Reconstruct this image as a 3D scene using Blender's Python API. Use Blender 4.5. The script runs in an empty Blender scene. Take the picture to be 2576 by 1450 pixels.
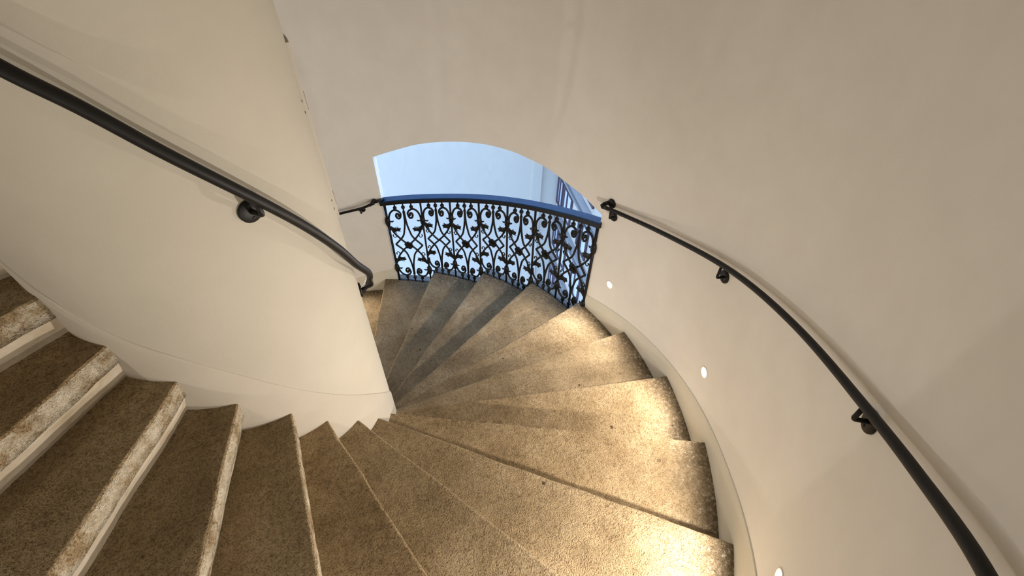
import bpy, bmesh, math, random
from mathutils import Vector, Matrix, noise
C = bpy.context.scene.collection
sc = bpy.context.scene
PI = math.pi
# ------------------------------------------------------------------ camera
FPX = 1126.2874
EYE = Vector((0.0188, -1.7060, 3.4587))
FW = Vector((0.4703, 0.5451, -0.6940)).normalized()
RT = Vector((0.7708, -0.6367, 0.0224)).normalized()
UP = RT.cross(FW).normalized()
cd = bpy.data.cameras.new('camera'); cam = bpy.data.objects.new('camera', cd); C.objects.link(cam)
M4 = Matrix((( RT.x, UP.x, -FW.x, EYE.x), (RT.y, UP.y, -FW.y, EYE.y), (RT.z, UP.z, -FW.z, EYE.z), (0, 0, 0, 1)))
cam.matrix_world = M4
cd.sensor_fit = 'HORIZONTAL'; cd.sensor_width = 36; cd.lens = FPX / 2576 * 36; cd.clip_start = .02; cd.clip_end = 200
sc.camera = cam
# ------------------------------------------------------------------ world, exposure
w = bpy.data.worlds.new('world'); sc.world = w; w.use_nodes = True
bg = w.node_tree.nodes['Background']; bg.inputs[0].default_value = (.34, .56, 1.0, 1); bg.inputs[1].default_value = 5.0
sc.view_settings.view_transform = 'Standard'; sc.view_settings.look = 'None'
sc.view_settings.exposure = 0.0; sc.view_settings.gamma = 1.0
LAMP_W = 50.0            # watts of each recessed wall light
LAMP_COL = (1.0, .895, .80)

# ------------------------------------------------------------------ the stair's measures
H = .17
R_IN, R_OUT = .4645, 2.379
OX, OY = -.116, .1247
A0, DA, B0, DB = 1.1265, -.2538, .9048, -.2379
DAL = [.0014, .0029, -.0032, -.0033, -.0014, -.0011, .0035, .0051, -.008, -.0037, -.0119, .0246, .0072, .003, -.0151, 0]
DBE = [.0097, .0073, -.0015, -.0091, -.0147, -.0063, -.0013, .0045, .006, -.0015, .0043, .0083, .0022, -.0035, -.0042, 0]
def ain(k): return A0 + k*DA + (DAL[k] if isinstance(k, int) and 0 <= k < 16 else 0)
def aout(k): return B0 + k*DB + (DBE[k] if isinstance(k, int) and 0 <= k < 16 else 0)
def pin(a, z, off=0): return Vector(((R_IN+off)*math.cos(a), (R_IN+off)*math.sin(a), z))
def pout(a, z, off=0): return Vector((OX+(R_OUT-off)*math.cos(a), OY+(R_OUT-off)*math.sin(a), z))
def k_of_out(a): return (a-B0)/DB
def k_of_in(a): return (a-A0)/DA
def lerp_tab(tab, x):
    tab = sorted(tab)
    if x <= tab[0][0]: i = 0
    elif x >= tab[-1][0]: i = len(tab)-2
    else: i = max(j for j in range(len(tab)-1) if tab[j][0] <= x)
    (x0, y0), (x1, y1) = tab[i], tab[i+1]
    return y0+(y1-y0)*(x-x0)/(x1-x0)
def cr(tab, x):      # Catmull-Rom through a table, straight beyond its ends
    tab = sorted(tab)
    if x <= tab[0][0] or x >= tab[-1][0]: return lerp_tab(tab, x)
    i = max(j for j in range(len(tab)-1) if tab[j][0] <= x)
    x1, y1 = tab[i]; x2, y2 = tab[i+1]
    x0, y0 = tab[i-1] if i else (2*x1-x2, 2*y1-y2)
    x3, y3 = tab[i+2] if i+2 < len(tab) else (2*x2-x1, 2*y2-y1)
    m1 = (y2-y0)/(x2-x0); m2 = (y3-y1)/(x3-x1); h = x2-x1; t = (x-x1)/h
    return (2*t**3-3*t*t+1)*y1+(t**3-2*t*t+t)*h*m1+(-2*t**3+3*t*t)*y2+(t**3-t*t)*h*m2

# ------------------------------------------------------------------ materials
def mat(name):
    m = bpy.data.materials.new(name); m.use_nodes = True
    nt = m.node_tree; b = nt.nodes['Principled BSDF']
    return m, nt, b
def nd(nt, t, **kw):
    n = nt.nodes.new(t)
    for k, v in kw.items():
        if k in n.inputs: n.inputs[k].default_value = v
        else: setattr(n, k, v)
    return n
def ramp(nt, fac, stops):
    r = nt.nodes.new('ShaderNodeValToRGB'); nt.links.new(fac, r.inputs[0])
    e = r.color_ramp.elements
    while len(e) < len(stops): e.new(.5)
    for x, (p, c) in zip(e, stops): x.position = p; x.color = (*c, 1) if len(c) == 3 else c
    return r.outputs[0]
def mix(nt, f, a, b, bt='MIX'):
    n = nt.nodes.new('ShaderNodeMix'); n.data_type = 'RGBA'; n.blend_type = bt
    for s, v in ((0, f), (6, a), (7, b)):
        if hasattr(v, 'links'): nt.links.new(v, n.inputs[s])
        else: n.inputs[s].default_value = v if s == 0 else ((*v, 1) if len(v) == 3 else v)
    return n.outputs[2]
def math_(nt, op, a, b=None, c=None):
    n = nt.nodes.new('ShaderNodeMath'); n.operation = op
    for i, v in enumerate((a, b, c)):
        if v is None: continue
        if hasattr(v, 'links'): nt.links.new(v, n.inputs[i])
        else: n.inputs[i].default_value = v
    return n.outputs[0]
def wpos(nt): return nt.nodes.new('ShaderNodeNewGeometry').outputs['Position']
def noi(nt, vec, scale, detail=4, rough=.55, dist=0):
    n = nt.nodes.new('ShaderNodeTexNoise'); n.inputs['Scale'].default_value = scale; n.inputs['Detail'].default_value = detail
    n.inputs['Roughness'].default_value = rough; n.inputs['Distortion'].default_value = dist
    nt.links.new(vec, n.inputs['Vector']); return n.outputs['Fac']
def bump(nt, b, hgt, dist, strength=1, prev=None):
    n = nt.nodes.new('ShaderNodeBump'); n.inputs['Distance'].default_value = dist; n.inputs['Strength'].default_value = strength
    nt.links.new(hgt, n.inputs['Height'])
    if prev: nt.links.new(prev, n.inputs['Normal'])
    nt.links.new(n.outputs[0], b.inputs['Normal']); return n.outputs[0]

def wall_mat(name, base, tint, scuff=.0):
    m, nt, b = mat(name); P = wpos(nt)
    c = mix(nt, ramp(nt, noi(nt, P, 1.3, 3), [(.35, (0, 0, 0)), (.7, (1, 1, 1))]), base, tint)
    c = mix(nt, .10, c, ramp(nt, noi(nt, P, 6, 4), [(.3, (.55, .50, .42)), (.7, (1, 1, 1))]), 'MULTIPLY')
    if scuff:      # small dark scuffs and knocks
        s = ramp(nt, noi(nt, P, 38, 5, .7), [(.66, (1, 1, 1)), (.72, (.25, .2, .15))])
        s2 = ramp(nt, noi(nt, P, 3, 2), [(.52, (0, 0, 0)), (.66, (1, 1, 1))])
        f = math_(nt, 'MULTIPLY', s2, scuff)
        c = mix(nt, f, c, mix(nt, 1.0, c, s, 'MULTIPLY'))
    nt.links.new(c, b.inputs['Base Color']); b.inputs['Roughness'].default_value = .85
    bump(nt, b, noi(nt, P, 14, 5, .6), .003, .5)
    return m
M_WALL = wall_mat('limewashed_wall', (.86, .84, .80), (.85, .84, .79))
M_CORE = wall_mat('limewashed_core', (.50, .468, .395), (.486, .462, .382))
M_SKIRT = wall_mat('painted_skirting', (.73, .705, .60), (.72, .70, .60), .0)
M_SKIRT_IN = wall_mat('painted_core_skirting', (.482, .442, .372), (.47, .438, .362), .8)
M_CEIL = wall_mat('plaster_soffit', (.82, .80, .76), (.81, .795, .75))

def stone_mat(name, colours, dirt_and_shade=True, lime=0):
    m, nt, b = mat(name); P = wpos(nt)
    oi = nt.nodes.new('ShaderNodeObjectInfo').outputs['Random']
    base = ramp(nt, noi(nt, P, 4.5, 6, .62), [(.28, colours[0]), (.5, colours[1]), (.72, colours[2])])
    base = mix(nt, .55, base, ramp(nt, noi(nt, P, 46, 5, .7), [(.34, (.34, .29, .21)), (.52, (.92, .90, .85)), (.72, (1.0, 1.0, 1.0))]), 'MULTIPLY')
    base = mix(nt, .5, base, ramp(nt, noi(nt, P, 2.2, 5, .6, .5), [(.35, (.62, .60, .54)), (.6, (1.0, 1.0, 1.0))]), 'MULTIPLY')
    base = mix(nt, math_(nt, 'MULTIPLY', oi, .22), base, (.30, .27, .20))
    # pale grains
    g = ramp(nt, noi(nt, P, 150, 2, .5), [(.64, (0, 0, 0)), (.74, (1, 1, 1))])
    base = mix(nt, math_(nt, 'MULTIPLY', g, .35), base, (.62, .56, .45))
    base = mix(nt, .75, base, ramp(nt, noi(nt, P, 170, 3, .65, 0), [(.36, (.45, .38, .28)), (.52, (1, 1, 1))]), 'MULTIPLY')
    # round pits in the stone
    v = nt.nodes.new('ShaderNodeTexVoronoi'); v.inputs['Scale'].default_value = 6.5; nt.links.new(P, v.inputs['Vector'])
    wob = math_(nt, 'ADD', v.outputs['Distance'], math_(nt, 'MULTIPLY', math_(nt, 'SUBTRACT', noi(nt, P, 70, 3), .5), .09))
    pit = ramp(nt, wob, [(.045, (1, 1, 1)), (.075, (0, 0, 0))])
    sep = nt.nodes.new('ShaderNodeSeparateColor'); nt.links.new(v.outputs['Color'], sep.inputs[0])
    few = ramp(nt, sep.outputs[0], [(.62, (0, 0, 0)), (.66, (1, 1, 1))])
    pit = math_(nt, 'MULTIPLY', pit, few)
    base = mix(nt, math_(nt, 'MULTIPLY', pit, .85), base, (.05, .035, .02))
    if dirt_and_shade:       # speckled grime crust with the wall-side shade painted in
        sx = nt.nodes.new('ShaderNodeVectorMath'); sx.operation = 'SUBTRACT'; sx.inputs[1].default_value = (OX, OY, 0); nt.links.new(P, sx.inputs[0])
        fl = nt.nodes.new('ShaderNodeVectorMath'); fl.operation = 'MULTIPLY'; fl.inputs[1].default_value = (1, 1, 0); nt.links.new(sx.outputs[0], fl.inputs[0])
        ln = nt.nodes.new('ShaderNodeVectorMath'); ln.operation = 'LENGTH'; nt.links.new(fl.outputs[0], ln.inputs[0])
        d = math_(nt, 'ADD', ln.outputs['Value'], math_(nt, 'MULTIPLY', math_(nt, 'SUBTRACT', noi(nt, P, 7, 5, .7), .5), .45))
        f = ramp(nt, d, [(0, (0, 0, 0)), (1, (1, 1, 1))])
        mr = nt.nodes.new('ShaderNodeMapRange'); mr.inputs[1].default_value = R_OUT-.26; mr.inputs[2].default_value = R_OUT-.02
        nt.links.new(d, mr.inputs[0]); 
        spk = ramp(nt, noi(nt, P, 55, 4, .75), [(.42, (.13, .10, .06)), (.56, (.25, .20, .13)), (.66, (.62, .56, .46))])
        base = mix(nt, math_(nt, 'MULTIPLY', mr.outputs[0], .85), base, spk)
    if lime:       # flaking limewash on the face of the stone
        f = ramp(nt, noi(nt, P, 9, 7, .72), [(.41, (0, 0, 0)), (.50, (1, 1, 1))])
        base = mix(nt, math_(nt, 'MULTIPLY', f, lime), base, ramp(nt, noi(nt, P, 26, 5, .7), [(.35, (.40, .33, .22)), (.5, (.60, .53, .40)), (.65, (.72, .66, .54))]))
    nt.links.new(base, b.inputs['Base Color']); b.inputs['Roughness'].default_value = .9; b.inputs['Specular IOR Level'].default_value = .12
    n1 = bump(nt, b, noi(nt, P, 9, 3), .015, .6)
    n1 = bump(nt, b, noi(nt, P, 60, 3, .6, 0), .011, 1, n1)
    n2 = bump(nt, b, noi(nt, P, 170, 3, .65, 0), .012, 1, n1)
    bump(nt, b, math_(nt, 'SUBTRACT', 1.0, pit), .006, 1, n2)
    return m
M_STONE = stone_mat('worn_sandstone', [(.35, .25, .135), (.52, .39, .225), (.66, .52, .33)])
M_FACE = stone_mat('limewashed_nosing', [(.35, .25, .135), (.52, .39, .225), (.66, .52, .33)], False, .9)
M_SILL = stone_mat('pale_sill_stone', [(.19, .19, .18), (.26, .26, .25), (.34, .34, .32)], False)
m, nt, b = mat('riser_plaster'); P = wpos(nt)
c = ramp(nt, noi(nt, P, 5, 6, .65), [(.35, (.42, .345, .235)), (.5, (.54, .47, .355)), (.68, (.64, .58, .47))])
nt.links.new(c, b.inputs['Base Color']); b.inputs['Roughness'].default_value = .85
bump(nt, b, noi(nt, P, 30, 5), .004, .6); M_RISER = m

m, nt, b = mat('black_painted_iron'); P = wpos(nt)
nt.links.new(ramp(nt, noi(nt, P, 30, 3), [(.3, (.007, .0065, .006)), (.7, (.012, .011, .010))]), b.inputs['Base Color'])
b.inputs['Roughness'].default_value = .5; b.inputs['Specular IOR Level'].default_value = .25
bump(nt, b, noi(nt, P, 60, 3), .001, .4); M_IRON = m
m, nt, b = mat('sky_reflection_blue'); P = wpos(nt)  # blue stands in for the sky reflected on the rail's top face
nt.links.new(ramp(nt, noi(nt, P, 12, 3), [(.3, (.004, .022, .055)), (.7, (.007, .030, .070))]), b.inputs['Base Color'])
b.inputs['Roughness'].default_value = .5; b.inputs['Specular IOR Level'].default_value = .15; M_RAIL_SHEEN = m
m, nt, b = mat('white_painted_metal'); P = wpos(nt)
nt.links.new(mix(nt, noi(nt, P, 3, 2), (.51, .48, .42), (.525, .49, .425)), b.inputs['Base Color']); b.inputs['Roughness'].default_value = .7; M_PANEL = m
m, nt, b = mat('screw_steel'); b.inputs['Base Color'].default_value = (.10, .10, .09, 1); b.inputs['Roughness'].default_value = .5
nt.links.new(ramp(nt, noi(nt, wpos(nt), 90, 2), [(.3, (.06, .06, .05)), (.7, (.15, .14, .12))]), b.inputs['Base Color']); M_SCREW = m
m, nt, b = mat('lamp_lens')
b.inputs['Base Color'].default_value = (1, .95, .85, 1); b.inputs['Emission Color'].default_value = (1, .86, .66, 1); b.inputs['Emission Strength'].default_value = 30; M_LENS = m
m, nt, b = mat('lamp_ring'); P = wpos(nt)
nt.links.new(mix(nt, noi(nt, P, 20, 2), (.80, .76, .68), (.84, .80, .72)), b.inputs['Base Color']); b.inputs['Roughness'].default_value = .5; M_RING = m
def plain(name, a, c, rough=.8, sc_=2.0):
    m, nt, b = mat(name); P = wpos(nt)
    nt.links.new(mix(nt, noi(nt, P, sc_, 4), a, c), b.inputs['Base Color']); b.inputs['Roughness'].default_value = rough
    return m
M_FAC = plain('pale_courtyard_render', (.56, .48, .38), (.61, .53, .42), .85, .35)
M_FAC2 = plain('pale_side_render', (.60, .52, .42), (.66, .57, .46), .85, .8)
M_MOULD = plain('grey_moulding', (.26, .25, .24), (.31, .29, .28), .7, 3)
M_FRAME = plain('dark_purple_frame', (.07, .045, .06), (.09, .06, .075), .5, 6)
m, nt, b = mat('window_glass'); b.inputs['Base Color'].default_value = (.45, .55, .7, 1); b.inputs['Roughness'].default_value = .08
nt.links.new(mix(nt, noi(nt, wpos(nt), 1.5, 2), (.72, .72, .72), (.80, .80, .80)), b.inputs['Base Color']); b.inputs['Specular IOR Level'].default_value = .8; M_GLASS = m
M_PAVE = plain('courtyard_paving', (.5, .5, .5), (.6, .6, .6), .9, 1)

# ------------------------------------------------------------------ builders
def obj(name, bm, m, parent=None, smooth=False):
    me = bpy.data.meshes.new(name); bm.normal_update(); bm.to_mesh(me); bm.free()
    if isinstance(m, (list, tuple)):
        for x in m: me.materials.append(x)
    else: me.materials.append(m)
    if smooth:
        for p in me.polygons: p.use_smooth = True
    o = bpy.data.objects.new(name, me); C.objects.link(o)
    if parent: o.parent = parent; o.matrix_parent_inverse = parent.matrix_world.inverted()
    return o
def thing(name, label, cat, loc=(0, 0, 0), group=None):
    o = bpy.data.objects.new(name, None); C.objects.link(o); o.location = loc; o.empty_display_size = .05
    o.matrix_world = Matrix.Translation(loc)
    o['label'] = label; o['category'] = cat
    if group: o['group'] = group
    return o
def struct(name, bm, m, smooth=False):
    o = obj(name, bm, m, None, smooth); o['kind'] = 'structure'; return o
def grid(bm, rows, close_u=False, mi=0, flip=False):
    """rows: list of equal-length lists of points"""
    vs = [[bm.verts.new(p) for p in r] for r in rows]
    for i in range(len(rows)-1):
        n = len(vs[i])
        for j in range(n if close_u else n-1):
            q = [vs[i][j], vs[i][(j+1) % n], vs[i+1][(j+1) % n], vs[i+1][j]]
            if flip: q.reverse()
            f = bm.faces.new(q); f.material_index = mi
    return vs
def tube(bm, pts, rad, n=10, caps=True, closed=False):
    pts = [Vector(p) for p in pts]; N = len(pts)
    rads = rad if isinstance(rad, (list, tuple)) else [rad]*N
    tan = []
    for i in range(N):
        a = pts[max(i-1, 0)]; b_ = pts[min(i+1, N-1)]; tan.append((b_-a).normalized())
    ref = Vector((0, 0, 1)) if abs(tan[0].z) < .9 else Vector((1, 0, 0))
    u = tan[0].cross(ref).normalized(); rings = []
    for i in range(N):
        u = (u-tan[i]*u.dot(tan[i])).normalized(); v = tan[i].cross(u)
        rings.append([pts[i]+(u*math.cos(2*PI*j/n)+v*math.sin(2*PI*j/n))*rads[i] for j in range(n)])
    vs = grid(bm, rings, True, 0, True)
    if caps:
        bm.faces.new(vs[0]); bm.faces.new(list(reversed(vs[-1])))
def disc(bm, c, nrm, rad, th, n=28, bev=.2):
    """thick round plate on a wall, back at c, facing nrm"""
    nrm = nrm.normalized(); u = nrm.cross(Vector((0, 0, 1))).normalized(); v = nrm.cross(u)
    def ring(r, h): return [c+nrm*h+(u*math.cos(2*PI*j/n)+v*math.sin(2*PI*j/n))*r for j in range(n)]
    vs = grid(bm, [ring(rad, -.002), ring(rad, th*(1-bev)), ring(rad*.95, th), ring(rad*.3, th*1.05)], True)
    bm.faces.new(vs[-1]); bm.faces.new(list(reversed(vs[0])))
def ball(bm, c, r, seg=12, sz=1.0):
    n = seg; rows = []
    for i in range(1, n//2):
        t = PI*i/(n//2); rows.append([c+Vector((r*math.sin(t)*math.cos(2*PI*j/n), r*math.sin(t)*math.sin(2*PI*j/n), r*sz*math.cos(t))) for j in range(n)])
    vs = grid(bm, rows, True, 0, True)
    a = bm.verts.new(c+Vector((0, 0, r*sz))); b_ = bm.verts.new(c-Vector((0, 0, r*sz)))
    for j in range(n):
        bm.faces.new([vs[0][j], vs[0][(j+1) % n], a]); bm.faces.new([vs[-1][(j+1) % n], vs[-1][j], b_])
def box(bm, o, x, y, z):
    """box from corner o with edge vectors x, y, z"""
    P = [bm.verts.new(o+x*i+y*j+z*k) for k in (0, 1) for j in (0, 1) for i in (0, 1)]
    for f in ((0, 2, 3, 1), (4, 5, 7, 6), (0, 1, 5, 4), (2, 6, 7, 3), (0, 4, 6, 2), (1, 3, 7, 5)):
        bm.faces.new([P[i] for i in f])

# ------------------------------------------------------------------ the shell
ZB, ZT = -1.9, 8.0
ARCH = [(-.090, 1.618), (-.081, 1.623), (-.057, 1.636), (.003, 1.673), (.072, 1.702), (.145, 1.741), (.231, 1.761), (.306, 1.772), (.411, 1.762), (.540, 1.719), (.669, 1.648), (.744, 1.586), (.856, 1.488)]
W0, W1 = -.0855, .8535      # the window's angles, right to left
SILL_D = .085
def sill_z(a):
    k = 0
    for j in range(0, 5):
        if a <= aout(j)+1e-6: k = j
    return H*k
bm = bmesh.new()
angs = sorted(set([W0+(W1-W0)*i/120 for i in range(121)] + [aout(j)+e for j in (1, 2, 3) for e in (-.0002, .0002)]))
rest = [W1+(2*PI-(W1-W0))*i/220 for i in range(221)]
def wallcol(a, z0, z1, n): return [pout(a, z0+(z1-z0)*i/n) for i in range(n+1)]
rows_hi = [wallcol(a, cr(ARCH, a), ZT, 10) for a in angs]
rows_lo = [wallcol(a, ZB, sill_z(a)-.05, 4) for a in angs]
rows = [wallcol(a, ZB, ZT, 16) for a in rest]
for r in (rows_hi, rows_lo, rows): grid(bm, r, False, 0, True)
# window reveals and the outside skin of the wall
TH = .09
rev = [[pout(a, cr(ARCH, a)), pout(a, cr(ARCH, a), -TH)] for a in angs]; grid(bm, rev, False, 0, False)
grid(bm, [[pout(a, sill_z(a)-.05), pout(a, sill_z(a)-.05, -TH)] for a in angs], False, 0, True)
for a, fl in ((W1, True), (W0, False)):
    zs = [sill_z(a)-.05+(cr(ARCH, a)-sill_z(a)+.05)*i/6 for i in range(7)]
    grid(bm, [[pout(a, z) for z in zs], [pout(a, z, -TH) for z in zs]], False, 0, fl)
grid(bm, [[pout(a, cr(ARCH, a), -TH), pout(a, ZT, -TH)] for a in angs])
grid(bm, [[pout(a, ZB, -TH), pout(a, sill_z(a)-.05, -TH)] for a in angs])
grid(bm, [[pout(a, ZB, -TH), pout(a, ZT, -TH)] for a in rest])
bmesh.ops.remove_doubles(bm, verts=bm.verts, dist=.0005)
struct('wall_outer', bm, M_WALL, True)
for p in bpy.data.objects['wall_outer'].data.polygons: p.use_smooth = True
mod = bpy.data.objects['wall_outer'].modifiers.new('e', 'EDGE_SPLIT'); mod.split_angle = math.radians(40)
bm = bmesh.new()
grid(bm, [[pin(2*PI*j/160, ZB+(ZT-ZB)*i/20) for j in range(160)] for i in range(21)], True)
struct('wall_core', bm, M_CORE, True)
bm = bmesh.new()
for z, fl in ((ZB, False), (ZT, True)):
    vs = [bm.verts.new(pout(2*PI*j/96, z, -TH)) for j in range(96)]
    f = bm.faces.new(vs)
    if z == ZB: fbm = None
# split unseen floor and top discs into their own objects
bm.free()
bm = bmesh.new(); bm.faces.new([bm.verts.new(pout(2*PI*j/96, ZB+.01)) for j in range(96)]); struct('unseen_floor_cap', bm, M_PAVE)  # unseen disc added to stop sky light leaking in from below
bm = bmesh.new()
rows = []
for i in range(0, 27*6+1):
    k = -7+i/6
    rows.append([pin(A0+k*DA, H*k+4.05)*(1-t)+pout(B0+k*DB, H*k+4.05)*t for t in [j/8 for j in range(9)]])
grid(bm, rows)
bm.faces.new([bm.verts.new(pout(2*PI*j/96, ZT-.01)) for j in range(96)])  # unseen top disc added to keep sky light out of the shaft
struct('ceiling', bm, M_CEIL, True)

# skirting bands, a few mm proud of the walls
def band(name, rows_, m, flip):
    bm = bmesh.new(); grid(bm, rows_, False, 0, flip); return struct(name, bm, m, True)
def zt_out(a):
    k = k_of_out(a); return H*k+cr([(-3, .125), (0, .127), (4.17, .105), (5.15, .111), (6.76, .123), (7.37, .127), (7.9, .152), (8.3, .170), (10, .18), (18, .18)], k)
def zt_in(a):
    k = k_of_in(a); return H*k+cr([(-3, .21), (8, .208), (9, .203), (10.5, .208), (11.55, .214), (12.54, .186), (13.53, .128), (14.47, .085), (15.5, .06), (18, .06)], k)
aR = [W0-.0005-(W0-.0005-(B0+DB*18))*i/160 for i in range(161)]
aL = [W1+.0005+((B0-DB*4.5)-W1)*i/40 for i in range(41)]
for nm, aa, fl in (('baseboard_right', aR, False), ('baseboard_left', aL, True)):
    band(nm, [[pout(a, H*k_of_out(a)-.35, .006), pout(a, zt_out(a)-.004, .006), pout(a, zt_out(a), .0045), pout(a, zt_out(a)+.0005, -.001)] for a in aa], M_SKIRT, fl)
aC = [A0-DA*4+(DA*22)*i/260 for i in range(261)]
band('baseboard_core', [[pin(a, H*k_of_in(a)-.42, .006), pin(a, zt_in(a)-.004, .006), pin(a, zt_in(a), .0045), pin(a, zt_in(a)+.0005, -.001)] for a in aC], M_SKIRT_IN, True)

# ------------------------------------------------------------------ stone steps
STEP_LABEL = {
 -2: 'lower stone winder step wholly behind the white core, two below the railing steps',
 -1: 'small brown stone step beside the core, left of the window railing foot',
 0: 'grey stone step under the leftmost panel of the window railing',
 1: 'grey stone winder step under the second and third railing panels from left',
 2: 'grey stone winder step under the fourth and fifth railing panels from left',
 3: 'grey stone winder step under the two rightmost panels of the window railing',
 4: 'tan stone step just above the railing, beginning at the railing right foot',
 5: 'tan stone step with bright nosing, second above the window railing',
 6: 'brightly lit cream stone step below and left of the larger wall light',
 7: 'tan stone step with a dark shadow strip along its upper side',
 8: 'wide orange tan stone step with a dark round pit at lower right',
 9: 'brown stone step running from core to the bottom middle of the picture',
 10: 'narrow looking brown stone step just right of the thinnest white riser',
 11: 'dark brown stone step between the two thin white risers',
 12: 'brown stone step between the thin white riser and the first wide pale riser',
 13: 'dark olive stone step between the two wide pale risers at bottom left',
 14: 'dark stone step above the wide pale risers at the left edge',
 15: 'topmost stone step in view, cut off at the left edge beside the core',
 16: 'stone step next above the topmost visible one, outside the left edge',
}
def rnd(x, y, s): return noise.noise(Vector((x, y, s)))
def make_step(k):
    z = H*k
    ai0, ao0 = ain(k), aout(k)
    ai1, ao1 = ain(k+1)-.055/R_IN, aout(k+1)-.07/R_OUT      # runs on under the next riser
    t = thing('stair_step', STEP_LABEL[k], 'step', tuple(pout((ao0+ao1)/2, z-.17, 1.0)), 'worn stone winder steps of the spiral stair')
    bm = bmesh.new(); NR, NT = 64, 14
    top = []
    for j in range(NT+1):
        s = j/NT; row = []
        s2 = s**1.3
        for i in range(NR+1):
            u = i/NR
            a = pin(ai0+(ai1-ai0)*s2, z, -.004); b_ = pout(ao0+(ao1-ao0)*s2, z, .002)
            p = a.lerp(b_, u)
            wear = .006*math.sin(PI*min(1, u*1.05))*(1-s)**2      # nosing worn hollow
            p.z += -wear+.0035*rnd(p.x*5, p.y*5, k*3.1)+.0015*rnd(p.x*22, p.y*22, k)
            if j == 0:      # chipped front edge
                tang = (pin(ai0-.01, z)-pin(ai0, z)).lerp(pout(ao0-.01, z)-pout(ao0, z), u).normalized()
                p += tang*(.004+.006*rnd(u*9, k*5.3, 1)+.004*abs(rnd(u*40, k*2.7, 4)))
            row.append(p)
        top.append(row)
    # rounded nosing, vertical face of the slab
    d0 = [(pin(ai0+.01, z)-pin(ai0, z)).lerp(pout(ao0+.002, z)-pout(ao0, z), i/NR).normalized() for i in range(NR+1)]
    e1 = [top[0][i]+Vector((d0[i].x, d0[i].y, 0))*.005-Vector((0, 0, .006)) for i in range(NR+1)]
    e2 = [top[0][i]+Vector((d0[i].x, d0[i].y, 0))*(.005+.003*rnd(i*.6, k, 2))-Vector((0, 0, .040)) for i in range(NR+1)]
    e3 = [top[0][i]-Vector((d0[i].x, d0[i].y, 0))*.004-Vector((0, 0, .082+.004*rnd(i*.3, k, 8))) for i in range(NR+1)]
    vs = grid(bm, [e3, e2, e1]+top, False, 0, True)
    for f in bm.faces:
        c = f.calc_center_median()
        f.material_index = 1 if c.z < z-.018 else 0
    # back, ends, underside
    back = [p-Vector((0, 0, .20)) for p in top[-1]]; und = [p-Vector((0, 0, .12)) for p in e3]
    bb = [bm.verts.new(p) for p in back]
    for i in range(NR): bm.faces.new([vs[-1][i], vs[-1][i+1], bb[i+1], bb[i]])
    for i in range(NR): bm.faces.new([bb[i], bb[i+1], vs[0][i+1], vs[0][i]])
    obj('tread', bm, [M_STONE, M_FACE], t, True)
    # leaning plaster riser below the slab
    bm = bmesh.new(); rr = []
    for q in range(5):
        f = q/4; row = []
        for i in range(NR+1):
            p = e3[i]; back_ = Vector((-d0[i].x, -d0[i].y, 0))
            n_ = .003*rnd(p.x*9, p.y*9+q, 5)
            row.append(Vector((p.x, p.y, p.z+.004-(p.z-(z-H)+.008)*f))+back_*(.006+.034*f+n_))
        rr.append(row)
    rr.append([p-Vector((0, 0, .015)) for p in rr[-1]])
    back2 = [p+Vector((-d0[i].x, -d0[i].y, 0))*.03 for i, p in enumerate(rr[-1])]
    vs = grid(bm, [back2]+list(reversed(rr)), False, 0, True)
    obj('riser', bm, M_RISER, t, True)
    if 0 <= k <= 3:      # the stone runs on past the railing as a sill
        bm = bmesh.new()
        a0 = min(aout(k), W1-.001); a1 = max(aout(k+1), W0+.001)
        cols = [a0+(a1-a0)*i/24 for i in range(25)]
        grid(bm, [[pout(a, z-.06, -.002), pout(a, z-.002, .002), pout(a, z-.003, -SILL_D), pout(a, z-.06, -SILL_D)] for a in cols], False, 0, False)
        v = [bm.verts.new(pout(a0, z-h_, -d_)) for h_, d_ in ((.2, 0), (.2, SILL_D), (.002, SILL_D), (.002, 0))]; bm.faces.new(v)
        o = obj('sill', bm, M_SILL, t); o['label'] = 'pale sill end lit by daylight'
    return t
for k in range(-2, 17): make_step(k)

# ------------------------------------------------------------------ recessed wall lights
def wall_light(k, lab, h=.333, watt=1.0):
    a = B0+DB*k; z = H*k+h
    c = pout(a, z); n = Vector((-math.cos(a), -math.sin(a), 0))
    t = thing('wall_light', lab, 'light', tuple(c), 'recessed round wall lights along the outer wall')
    u = n.cross(Vector((0, 0, 1))); v = n.cross(u)
    def ring(r, h_): return [c+n*h_+(u*math.cos(2*PI*j/32)+v*math.sin(2*PI*j/32))*r for j in range(32)]
    bm = bmesh.new(); grid(bm, [ring(.037, -.004), ring(.036, .003), ring(.033, .004), ring(.026, .0015), ring(.0255, -.003)], True, 0, True)
    obj('trim_ring', bm, M_RING, t, True)
    bm = bmesh.new(); vs = grid(bm, [ring(.026, .0008), ring(.018, .0018), ring(.008, .0022)], True, 0, True); bm.faces.new(vs[-1])
    bmesh.ops.recalc_face_normals(bm, faces=bm.faces)
    o = obj('lens', bm, M_LENS, t, True); o['label'] = 'glowing warm white lens'
    L = bpy.data.lights.new('bulb', 'SPOT'); L.energy = LAMP_W*watt; L.color = LAMP_COL; L.spot_size = math.radians(156); L.spot_blend = .5; L.shadow_soft_size = .018
    lo = bpy.data.objects.new('bulb', L); C.objects.link(lo)
    lo.matrix_world = Matrix.Translation(c+n*.022) @ (n+Vector((0, 0, -.25))).to_track_quat('-Z', 'Y').to_matrix().to_4x4()
    lo.parent = t; lo.matrix_parent_inverse = t.matrix_world.inverted()
wall_light(4.55, 'small glowing round wall light just right of the window railing', watt=.85)
wall_light(6.48, 'glowing round wall light above the skirting at right middle')
wall_light(8.39, 'round wall light cut off by the bottom edge at right', watt=1.7)
for k in (-3.3, -1.35): wall_light(k, 'recessed round wall light hidden behind the white core')
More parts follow.
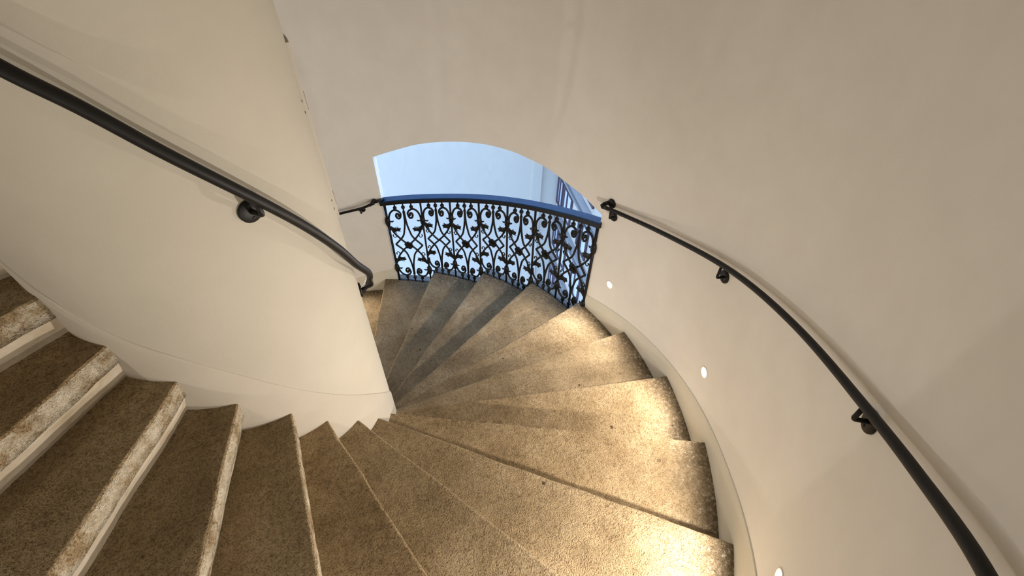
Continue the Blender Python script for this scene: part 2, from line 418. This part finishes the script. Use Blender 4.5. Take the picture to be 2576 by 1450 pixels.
for k in (10.31, 12.23, 14.15, 16.07): wall_light(k, 'recessed round wall light behind and beside the viewpoint, outside the picture', watt={10.31: .42, 12.23: .22, 14.15: .48, 16.07: .20}[k])

# ------------------------------------------------------------------ handrails
def bracket(parent, P_rail, knee, plate, nrm, rad=.033, rr=.0075):
    bm = bmesh.new()
    a, b_, c = P_rail, knee, plate+nrm*.006
    pts = [a, a.lerp(b_, .6), a.lerp(b_, .86), b_+(a-b_)*.05+(c-b_)*.05, b_.lerp(c, .14), b_.lerp(c, .5), c]
    tube(bm, pts, rr, 12)
    br = obj('bracket_arm', bm, M_IRON, parent, True)
    bm = bmesh.new(); disc(bm, plate, nrm, rad, .009)
    pl = obj('wall_plate', bm, M_IRON, parent, True)
    for s in (-1, 1):
        bm = bmesh.new(); disc(bm, plate+nrm*.009-Vector((0, 0, .6*rad*s)), nrm, .0045, .002, 10)
        obj('screw', bm, M_IRON, pl, True)
# outer rail above the window side
RO = [(-.08, 1.712), (-.105, 1.727), (-.235, 1.805), (-.392, 1.919), (-.605, 2.102), (-.799, 2.260), (-.965, 2.404), (-1.0885, 2.534), (-1.194, 2.652), (-1.6, 3.02), (-2.1, 3.40)]
OFF = .045
t = thing('handrail', 'long black iron handrail on the curved outer wall at right, ending in a scroll', 'handrail', tuple(pout(-.65, 2.17)))
bm = bmesh.new(); pts = []
for i in range(141):
    a = -.104-(2.05-.104)*i/140; pts.append(pout(a, cr(RO, a), OFF))
tube(bm, pts, .0135, 14)
obj('rail', bm, M_IRON, t, True)
bm = bmesh.new()      # scrolled end turned back to a plate on the wall
p0 = pts[0]; tg = (pts[0]-pts[1]).normalized(); nin = Vector((-math.cos(-.115), -math.sin(-.115), 0))
tube(bm, [p0-tg*.01, p0+tg*.012, p0+tg*.022+Vector((0, 0, .004))-nin*.004, p0+tg*.020+Vector((0, 0, .012))-nin*.018, p0+tg*.008+Vector((0, 0, .020))-nin*.030, p0+Vector((0, 0, .026))-nin*.042], [.0135, .0145, .0155, .015, .014, .013], 14)
obj('scroll_end', bm, M_IRON, t, True)
bm = bmesh.new(); disc(bm, pout(-.116, 1.757), nin, .034, .010); obj('end_plate', bm, M_IRON, t, True)
for a, zp in ((-.133, 1.674), (-.560, 1.984), (-.990, 2.372)):
    nrm = Vector((-math.cos(a), -math.sin(a), 0))
    bracket(t, pout(a, cr(RO, a)-.008, OFF), pout(a-.003, zp+.002, OFF+.004), pout(a, zp), nrm, .034, .0068)
# inner rail around the core
RI = [(.45, 1.60), (.1, 1.825), (-.27, 2.060), (-.658, 2.295), (-.856, 2.464), (-1.077, 2.645), (-1.277, 2.794), (-1.544, 2.982), (-1.700, 3.094), (-1.834, 3.175), (-2.2, 3.42), (-2.9, 3.89)]
t = thing('handrail', 'thick black iron handrail wrapping the white core at left', 'handrail', tuple(pin(-1.27, 2.79)))
bm = bmesh.new(); pts = []
for i in range(141):
    a = .4-3.2*i/140; pts.append(pin(a, cr(RI, a), .060))
tube(bm, pts, .0150, 14); obj('rail', bm, M_IRON, t, True)
for a, zp in ((-1.277, 2.733), (-.268, 1.990)):
    nrm = Vector((math.cos(a), math.sin(a), 0))
    bracket(t, pin(a, cr(RI, a)-.008, .060), pin(a+.003, zp+.008, .062), pin(a, zp), nrm, .034, .0075)
# lower rail left of the window
RL = [(.86, 1.055), (.887, 1.048), (.90, 1.02), (.938, .981), (1.041, .924), (1.3, .77), (1.6, .58)]
t = thing('handrail', 'short thin black handrail on the wall between core and window railing', 'handrail', tuple(pout(1.0, .95)))
bm = bmesh.new(); pts = []
for i in range(61):
    a = .90+.6*i/60; pts.append(pout(a, cr(RL, a), .06))
tube(bm, pts, .0125, 12); obj('rail', bm, M_IRON, t, True)
bm = bmesh.new()
tube(bm, [pout(.905, cr(RL, .905), .06), pout(.897, 1.018, .058), pout(.889, 1.030, .05), pout(.882, 1.036, .042)], [.0125, .014, .017, .02], 12)
tube(bm, [pout(.886, 1.036, .05), pout(.884, 1.036, .0)], .020, 14)
tube(bm, [pout(.885, 1.036, .045), pout(.86, 1.046, .02), pout(.845, 1.050, -.01)], .014, 10)
obj('scroll_end', bm, M_IRON, t, True)
a = .945; bracket(t, pout(a, cr(RL, a)-.01, .06), pout(a-.004, cr(RL, a)-.055, .06), pout(a-.006, cr(RL, a)-.045), Vector((-math.cos(a), -math.sin(a), 0)), .027, .006)

# ------------------------------------------------------------------ wrought iron railing in the window
RW = .004      # just inside the wall face
UPR = [.846, .693, .565, .438, .311, .188, .059, -.0805]
RT_ = [(.853, 1.034), (.848, 1.036), (.616, 1.139), (.445, 1.231), (.273, 1.328), (.103, 1.430), (-.086, 1.558)]
def top_z(a): return cr(RT_, a)
rail = thing('window_railing', 'ornate black wrought iron railing with scrolls and flowers across the arched window', 'railing', tuple(pout(.38, .3, RW)))
bm = bmesh.new()
aa = [.862-(.862+.092)*i/90 for i in range(91)]
def sect(a, lo, hi, x0, x1, e):
    z = top_z(a)
    return [pout(a, z+lo, x1), pout(a, z+hi-e, x1), pout(a, z+hi, x1-e), pout(a, z+hi, x0+e), pout(a, z+hi-e, x0), pout(a, z+lo, x0)]
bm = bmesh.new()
vs = grid(bm, [sect(a, -.012, 0, -.064, .026, .004) for a in aa], True); bm.faces.new(vs[0]); bm.faces.new(list(reversed(vs[-1])))  # thin added layer carrying the painted sky reflection
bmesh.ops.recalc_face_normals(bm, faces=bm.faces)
o = obj('rail_sky_sheen', bm, M_RAIL_SHEEN, rail, False); o['label'] = 'flat top of the railing, coloured dark blue for the reflected sky'
bm = bmesh.new()
vs = grid(bm, [sect(a, -.048, -.0125, -.05, .022, .002) for a in aa], True); bm.faces.new(vs[0]); bm.faces.new(list(reversed(vs[-1])))
bmesh.ops.recalc_face_normals(bm, faces=bm.faces)
obj('top_rail', bm, M_IRON, rail, False)
STEP_OF = [0, 1, 1, 2, 2, 3, 3]
for i, a in enumerate(UPR):
    z0 = H*min(STEP_OF[min(i, 6)], STEP_OF[max(i-1, 0)] if i in (1, 3, 5) else 9)
    if i == 7: z0 = H*3
    bm = bmesh.new(); r = .0098 if 0 < i < 7 else .013
    tube(bm, [pout(a, z0-.004, RW), pout(a, z0+.3, RW), pout(a, top_z(a)-.045, RW)], r, 8)
    obj('upright', bm, M_IRON, rail, True)
for k in range(4):
    bm = bmesh.new(); a0 = min(aout(k), W1-.004); a1 = max(aout(k+1), W0+.004)
    grid(bm, [[pout(a, H*k-.004, RW+.012), pout(a, H*k+.006, RW+.012), pout(a, H*k+.006, RW-.006), pout(a, H*k-.004, RW-.006)] for a in [a0+(a1-a0)*j/16 for j in range(17)]], True)
    bmesh.ops.recalc_face_normals(bm, faces=bm.faces)
    obj('base_bar', bm, M_IRON, rail)
def smooth_pts(ctrl, n=8, kink=()):
    out = []
    N = len(ctrl)
    for i in range(N-1):
        p1, p2 = ctrl[i], ctrl[i+1]
        p0 = ctrl[i-1] if i > 0 and i not in kink else (2*p1[0]-p2[0], 2*p1[1]-p2[1])
        p3 = ctrl[i+2] if i+2 < N and (i+1) not in kink else (2*p2[0]-p1[0], 2*p2[1]-p1[1])
        for s in range(n):
            t = s/n
            out.append(tuple(.5*((2*p1[d])+(-p0[d]+p2[d])*t+(2*p0[d]-5*p1[d]+4*p2[d]-p3[d])*t*t+(-p0[d]+3*p1[d]-3*p2[d]+p3[d])*t**3) for d in (0, 1)))
    out.append(ctrl[-1]); return out
def spiral(cx, cy, r0, r1, a0, a1, n=22, asp=1.0):
    return [(cx+(r0+(r1-r0)*i/n)*math.cos(a0+(a1-a0)*i/n)*1.0, cy+(r0+(r1-r0)*i/n)*math.sin(a0+(a1-a0)*i/n)*asp) for i in range(n+1)]
random.seed(5)
for pi in range(7):
    aL_, aR_ = UPR[pi], UPR[pi+1]
    zb = H*STEP_OF[pi]+.006
    Wm = abs(aL_-aR_)*R_OUT
    def P3(u, v, d=0):
        a = aL_+(aR_-aL_)*u; zt = top_z(a)-.052
        return pout(a, zb+(zt-zb)*v, RW+d)
    Hm = top_z((aL_+aR_)/2)-.05-zb
    asp = Wm/Hm
    def add(bm, pts, r, n=8, d=0): tube(bm, [P3(u, v, d) for u, v in pts], r, n)
    bm = bmesh.new()
    for mx in (0, 1):
        fx = (lambda u: u) if mx == 0 else (lambda u: 1-u)
        for my in (0, 1):
            fy = (lambda v: v) if my == 0 else (lambda v: 1-v)
            f = lambda L: [(fx(u), fy(v)) for u, v in L]
            rS = .0098
            # big scroll rising from the collar and curling in at the middle
            sp = spiral(.315, .868, .085, .030, .35, .35-2*PI*1.05, 20, asp*1.0)
            arc = smooth_pts([(.045, .79), (.055, .85), (.12, .905), (.235, .932), (.35, .915), (.40, .885), (.395, .868)], 6)
            sp2 = [(.395, .868), (.375, .842), (.335, .828), (.285, .838), (.262, .862), (.285, .884), (.325, .884), (.345, .868), (.325, .856)]
            add(bm, f(arc[:-1]+smooth_pts(sp2, 4)), [rS]*(len(arc)-1)+[rS+.0015*(i/32) for i in range(33)], 8)
            # S bar from the centre knot to the kink by the upright, closed to the half height
            add(bm, f(smooth_pts([(.485, .90), (.47, .78), (.42, .68), (.345, .60), (.10, .5)], 6, ())), .0095, 8, .006 if mx else -.006)
            # diagonal from collar to rosette
            add(bm, f(smooth_pts([(.03, .75), (.08, .70), (.17, .635), (.34, .555), (.5, .5)], 6)), .0095, 8, -.006 if mx else .006)
            # small hook on the diagonal
            add(bm, f(smooth_pts([(.17, .635), (.155, .605), (.11, .598), (.075, .615), (.085, .632)], 4)), [.0045]*13+[.0065]*4, 8)
        # stem at the knot
    for s in (0, 1):
        v0, v1 = (.90, .965) if s else (.10, .035)
        add(bm, [(.5, v0), (.5, v1)], .0085, 8)
        add(bm, [(.47, .90 if s else .10), (.53, .90 if s else .10)], .012, 8)
    sw = obj('scrollwork', bm, M_IRON, rail, True)
    # balls under the rail and on the base
    for v, us in ((.957, (.27, .5, .73)), (.042, (.27, .5, .73))):
        for u in us:
            bm = bmesh.new(); ball(bm, P3(u, v), .0195, 12)
            q = P3(u, v); e = P3(u, 1.0 if v > .5 else 0.0); tube(bm, [q, e], .008, 8)
            obj('ball', bm, M_IRON, sw, True)
    # collars clasping bars at the uprights (drawn once per panel side)
    for v in (.80, .17):
        for s in ((0, 1) if pi == 0 else (1,)):
            bm = bmesh.new(); w_ = .17
            pts = [(s-w_, v+.004), (s-w_*.75, v-.004), (s-w_*.45, v), (s, v), (s+w_*.45, v), (s+w_*.75, v-.004), (s+w_, v+.004)]
            if s == 0: pts = pts[3:]
            if s == 1 and pi == 6: pts = pts[:4]
            rads = {7: [.004, .009, .007, .018, .007, .009, .004], 4: ([.018, .007, .009, .004] if s == 0 else [.004, .009, .007, .018])}[len(pts)]
            tube(bm, [P3(u, vv) for u, vv in pts], rads, 8)
            c0 = P3(s, v); tube(bm, [c0-Vector((0, 0, .050)), c0-Vector((0, 0, .016)), c0+Vector((0, 0, .016)), c0+Vector((0, 0, .050))], [.017, .026, .026, .017], 10)
            obj('collar', bm, M_IRON, sw, True)
    # acanthus leaves
    for mx in (0, 1):
        for my in (0, 1):
            fx = (lambda u: u) if mx == 0 else (lambda u: 1-u)
            fy = (lambda v: v) if my == 0 else (lambda v: 1-v)
            bm = bmesh.new()
            spine = smooth_pts([(.045, .735), (.11, .700), (.20, .690), (.33, .705)], 4)
            wid = [.010, .016, .021, .016, .014, .023, .026, .018, .014, .019, .016, .009, .003]
            C3 = [P3(fx(u), fy(v)) for u, v in spine]; nr = Vector((OX, OY, 0))-Vector((C3[5].x, C3[5].y, 0)); nr.normalize()
            top, bot, mid = [], [], []
            for i, p in enumerate(C3):
                tg = (C3[min(i+1, 12)]-C3[max(i-1, 0)]).normalized(); sd = tg.cross(nr).normalized()
                fwd = tg*(.012 if i % 4 == 2 or i % 4 == 1 else 0)
                top.append(p+sd*wid[i]+fwd+nr*.004); bot.append(p-sd*wid[i]+fwd+nr*.004); mid.append(p+nr*.009)
            grid(bm, [top, mid, bot]); grid(bm, [[q-nr*.010 for q in top], [q-nr*.010 for q in mid], [q-nr*.010 for q in bot]], False, 0, True)
            grid(bm, [top, [q-nr*.010 for q in top]], False, 0, True); grid(bm, [bot, [q-nr*.010 for q in bot]])
            for q in (2, 6, 9):      # lobes
                tg = (C3[q+1]-C3[q]).normalized(); sd = tg.cross(nr).normalized()
                for s in (-1, 1):
                    tube(bm, [C3[q], C3[q]+sd*s*wid[q]*.9+tg*.006, C3[q]+sd*s*wid[q]*1.8+tg*.022], [.006, .005, .0015], 6)
            obj('leaf', bm, M_IRON, sw, True)
    # flower at the crossing; the second panel has none
    if pi != 1:
        bm = bmesh.new(); c0 = P3(.5, .5); nr = (Vector((OX, OY, c0.z))-c0).normalized(); hx = nr.cross(Vector((0, 0, 1))).normalized(); hz = Vector((0, 0, 1))
        c0 = c0+nr*.012
        for j in range(6):
            an = 2*PI*j/6+.26; dr = hx*math.cos(an)+hz*math.sin(an)
            pc = c0+dr*.030
            rows = []
            for r_, h_ in ((.0185, -.004), (.0195, .004), (.015, .010), (.008, .008), (.002, .005)):
                rows.append([pc+nr*h_+(hx*math.cos(2*PI*q/12)+hz*math.sin(2*PI*q/12))*r_ for q in range(12)])
            vs = grid(bm, rows, True); bm.faces.new(vs[-1]); bm.faces.new(list(reversed(vs[0])))
        for j in range(6):
            an = 2*PI*j/6+.78; dr = hx*math.cos(an)+hz*math.sin(an)
            tube(bm, [c0+nr*.008, c0+dr*.020+nr*.016, c0+dr*.026+nr*.022], [.004, .006, .003], 6)
        ball(bm, c0+nr*.014, .009, 10)
        ro = obj('flower', bm, M_IRON, sw, True)

# ------------------------------------------------------------------ curved access panel on the core
a_s = -.2648      # where the core turns out of sight from the stair
t = thing('access_panel', 'white curved metal access panel with screwed hinges on the edge of the core', 'panel', tuple(pin(a_s+.2, 2.45)))
bm = bmesh.new(); th = .009
aa = [a_s-.03+.75*i/30 for i in range(31)]
z0, z1 = 2.405, 3.04
rows = [[pin(a, z0, .0), pin(a, z0, th), pin(a, z1, th), pin(a, z1, .0)] for a in aa]
grid(bm, rows, False, 0, True)
for a in (aa[0], aa[-1]):
    bm.faces.new([bm.verts.new(q) for q in (pin(a, z0), pin(a, z0, th), pin(a, z1, th), pin(a, z1))])
bmesh.ops.recalc_face_normals(bm, faces=bm.faces)
pn = obj('door_leaf', bm, M_PANEL, t, True)
mod = pn.modifiers.new('e', 'EDGE_SPLIT'); mod.split_angle = math.radians(40)
for zc in (2.865, 2.495):
    bm = bmesh.new()
    tube(bm, [pin(a_s-.02, zc-.030, th-.0005), pin(a_s-.02, zc+.030, th-.0005)], .0018, 8)
    hg = obj('hinge', bm, M_SCREW, t, True)
    for dz in (-.018, .018):
        bm = bmesh.new(); a = a_s-.13; disc(bm, pin(a, zc+dz, .0), Vector((math.cos(a), math.sin(a), 0)), .0042, .002, 12)
        obj('screw', bm, M_SCREW, hg, True)

# ------------------------------------------------------------------ courtyard outside the window
hc = Vector((.6285, .5846, 0)).normalized()
dB = Vector((.4872, .8733, 0)).normalized()      # the wing runs back this way
nB = Vector((-dB.y, dB.x, 0))                     # and faces left, into the court
E0 = Vector((EYE.x, EYE.y, 0))
corner = E0+hc*(2.1/hc.dot(-nB))
Z0, Z1 = -9.0, 1.9
bm = bmesh.new(); box(bm, corner+dB*.002+Vector((0, 0, Z0)), nB*11, dB*.5, Vector((0, 0, Z1-Z0)))
box(bm, corner+dB*.002+nB*.32+Vector((0, 0, Z0)), nB*.16, -dB*.05, Vector((0, 0, Z1-Z0)))
fa = obj('neighbour_building', bm, M_FAC); fa['label'] = 'plain pale courtyard wall of the building opposite, seen through the arched window'; fa['category'] = 'building'
side = thing('neighbour_building', 'pale wing with grey mouldings and dark framed windows at the right of the arched window', 'building', tuple(corner-dB*2+Vector((0, 0, Z0))))
L = 4.6
bm = bmesh.new(); box(bm, corner-nB*.002+Vector((0, 0, Z0)), -dB*L, -nB*.3, Vector((0, 0, Z1-Z0)))
obj('wall', bm, M_FAC2, side)
def bar(bm, s, w_, z, h_, d_): box(bm, corner-dB*(s+w_)+Vector((0, 0, z)), dB*w_, nB*d_, Vector((0, 0, h_)))
for zt in (0.0, -.93, -1.95, -3.0):
    for z_, h_, d_ in ((-.12, .035, .07), (-.20, .05, .045), (-.265, .025, .06), (-.325, .03, .035)):
        bm = bmesh.new(); bar(bm, 0, L, zt+z_, h_, d_); obj('moulding', bm, M_MOULD, side)
for zt in (0.93, 0.0, -.93, -1.95, -3.0):
    for s0 in (.02, .38, 1.22, 2.06, 2.9):
        wd = .30 if s0 < .1 else .44
        bm = bmesh.new(); z_, h_ = zt-.90, .54
        for x in (0, wd*.42, wd-.03): bar(bm, s0+x, .035 if x != wd*.42 else .022, z_, h_, .03)
        bar(bm, s0, wd, z_, .03, .028); bar(bm, s0, wd, z_+h_-.03, .03, .028)
        wf = obj('window', bm, M_FRAME, side)
        bm = bmesh.new(); bar(bm, s0+.01, wd-.02, z_+.01, h_-.02, .008); obj('pane', bm, M_GLASS, wf)
bm = bmesh.new(); box(bm, E0+Vector((-20, -5, Z0-.2)), Vector((45, 0, 0)), Vector((0, 40, 0)), Vector((0, 0, .2)))
o = struct('ground', bm, M_PAVE)
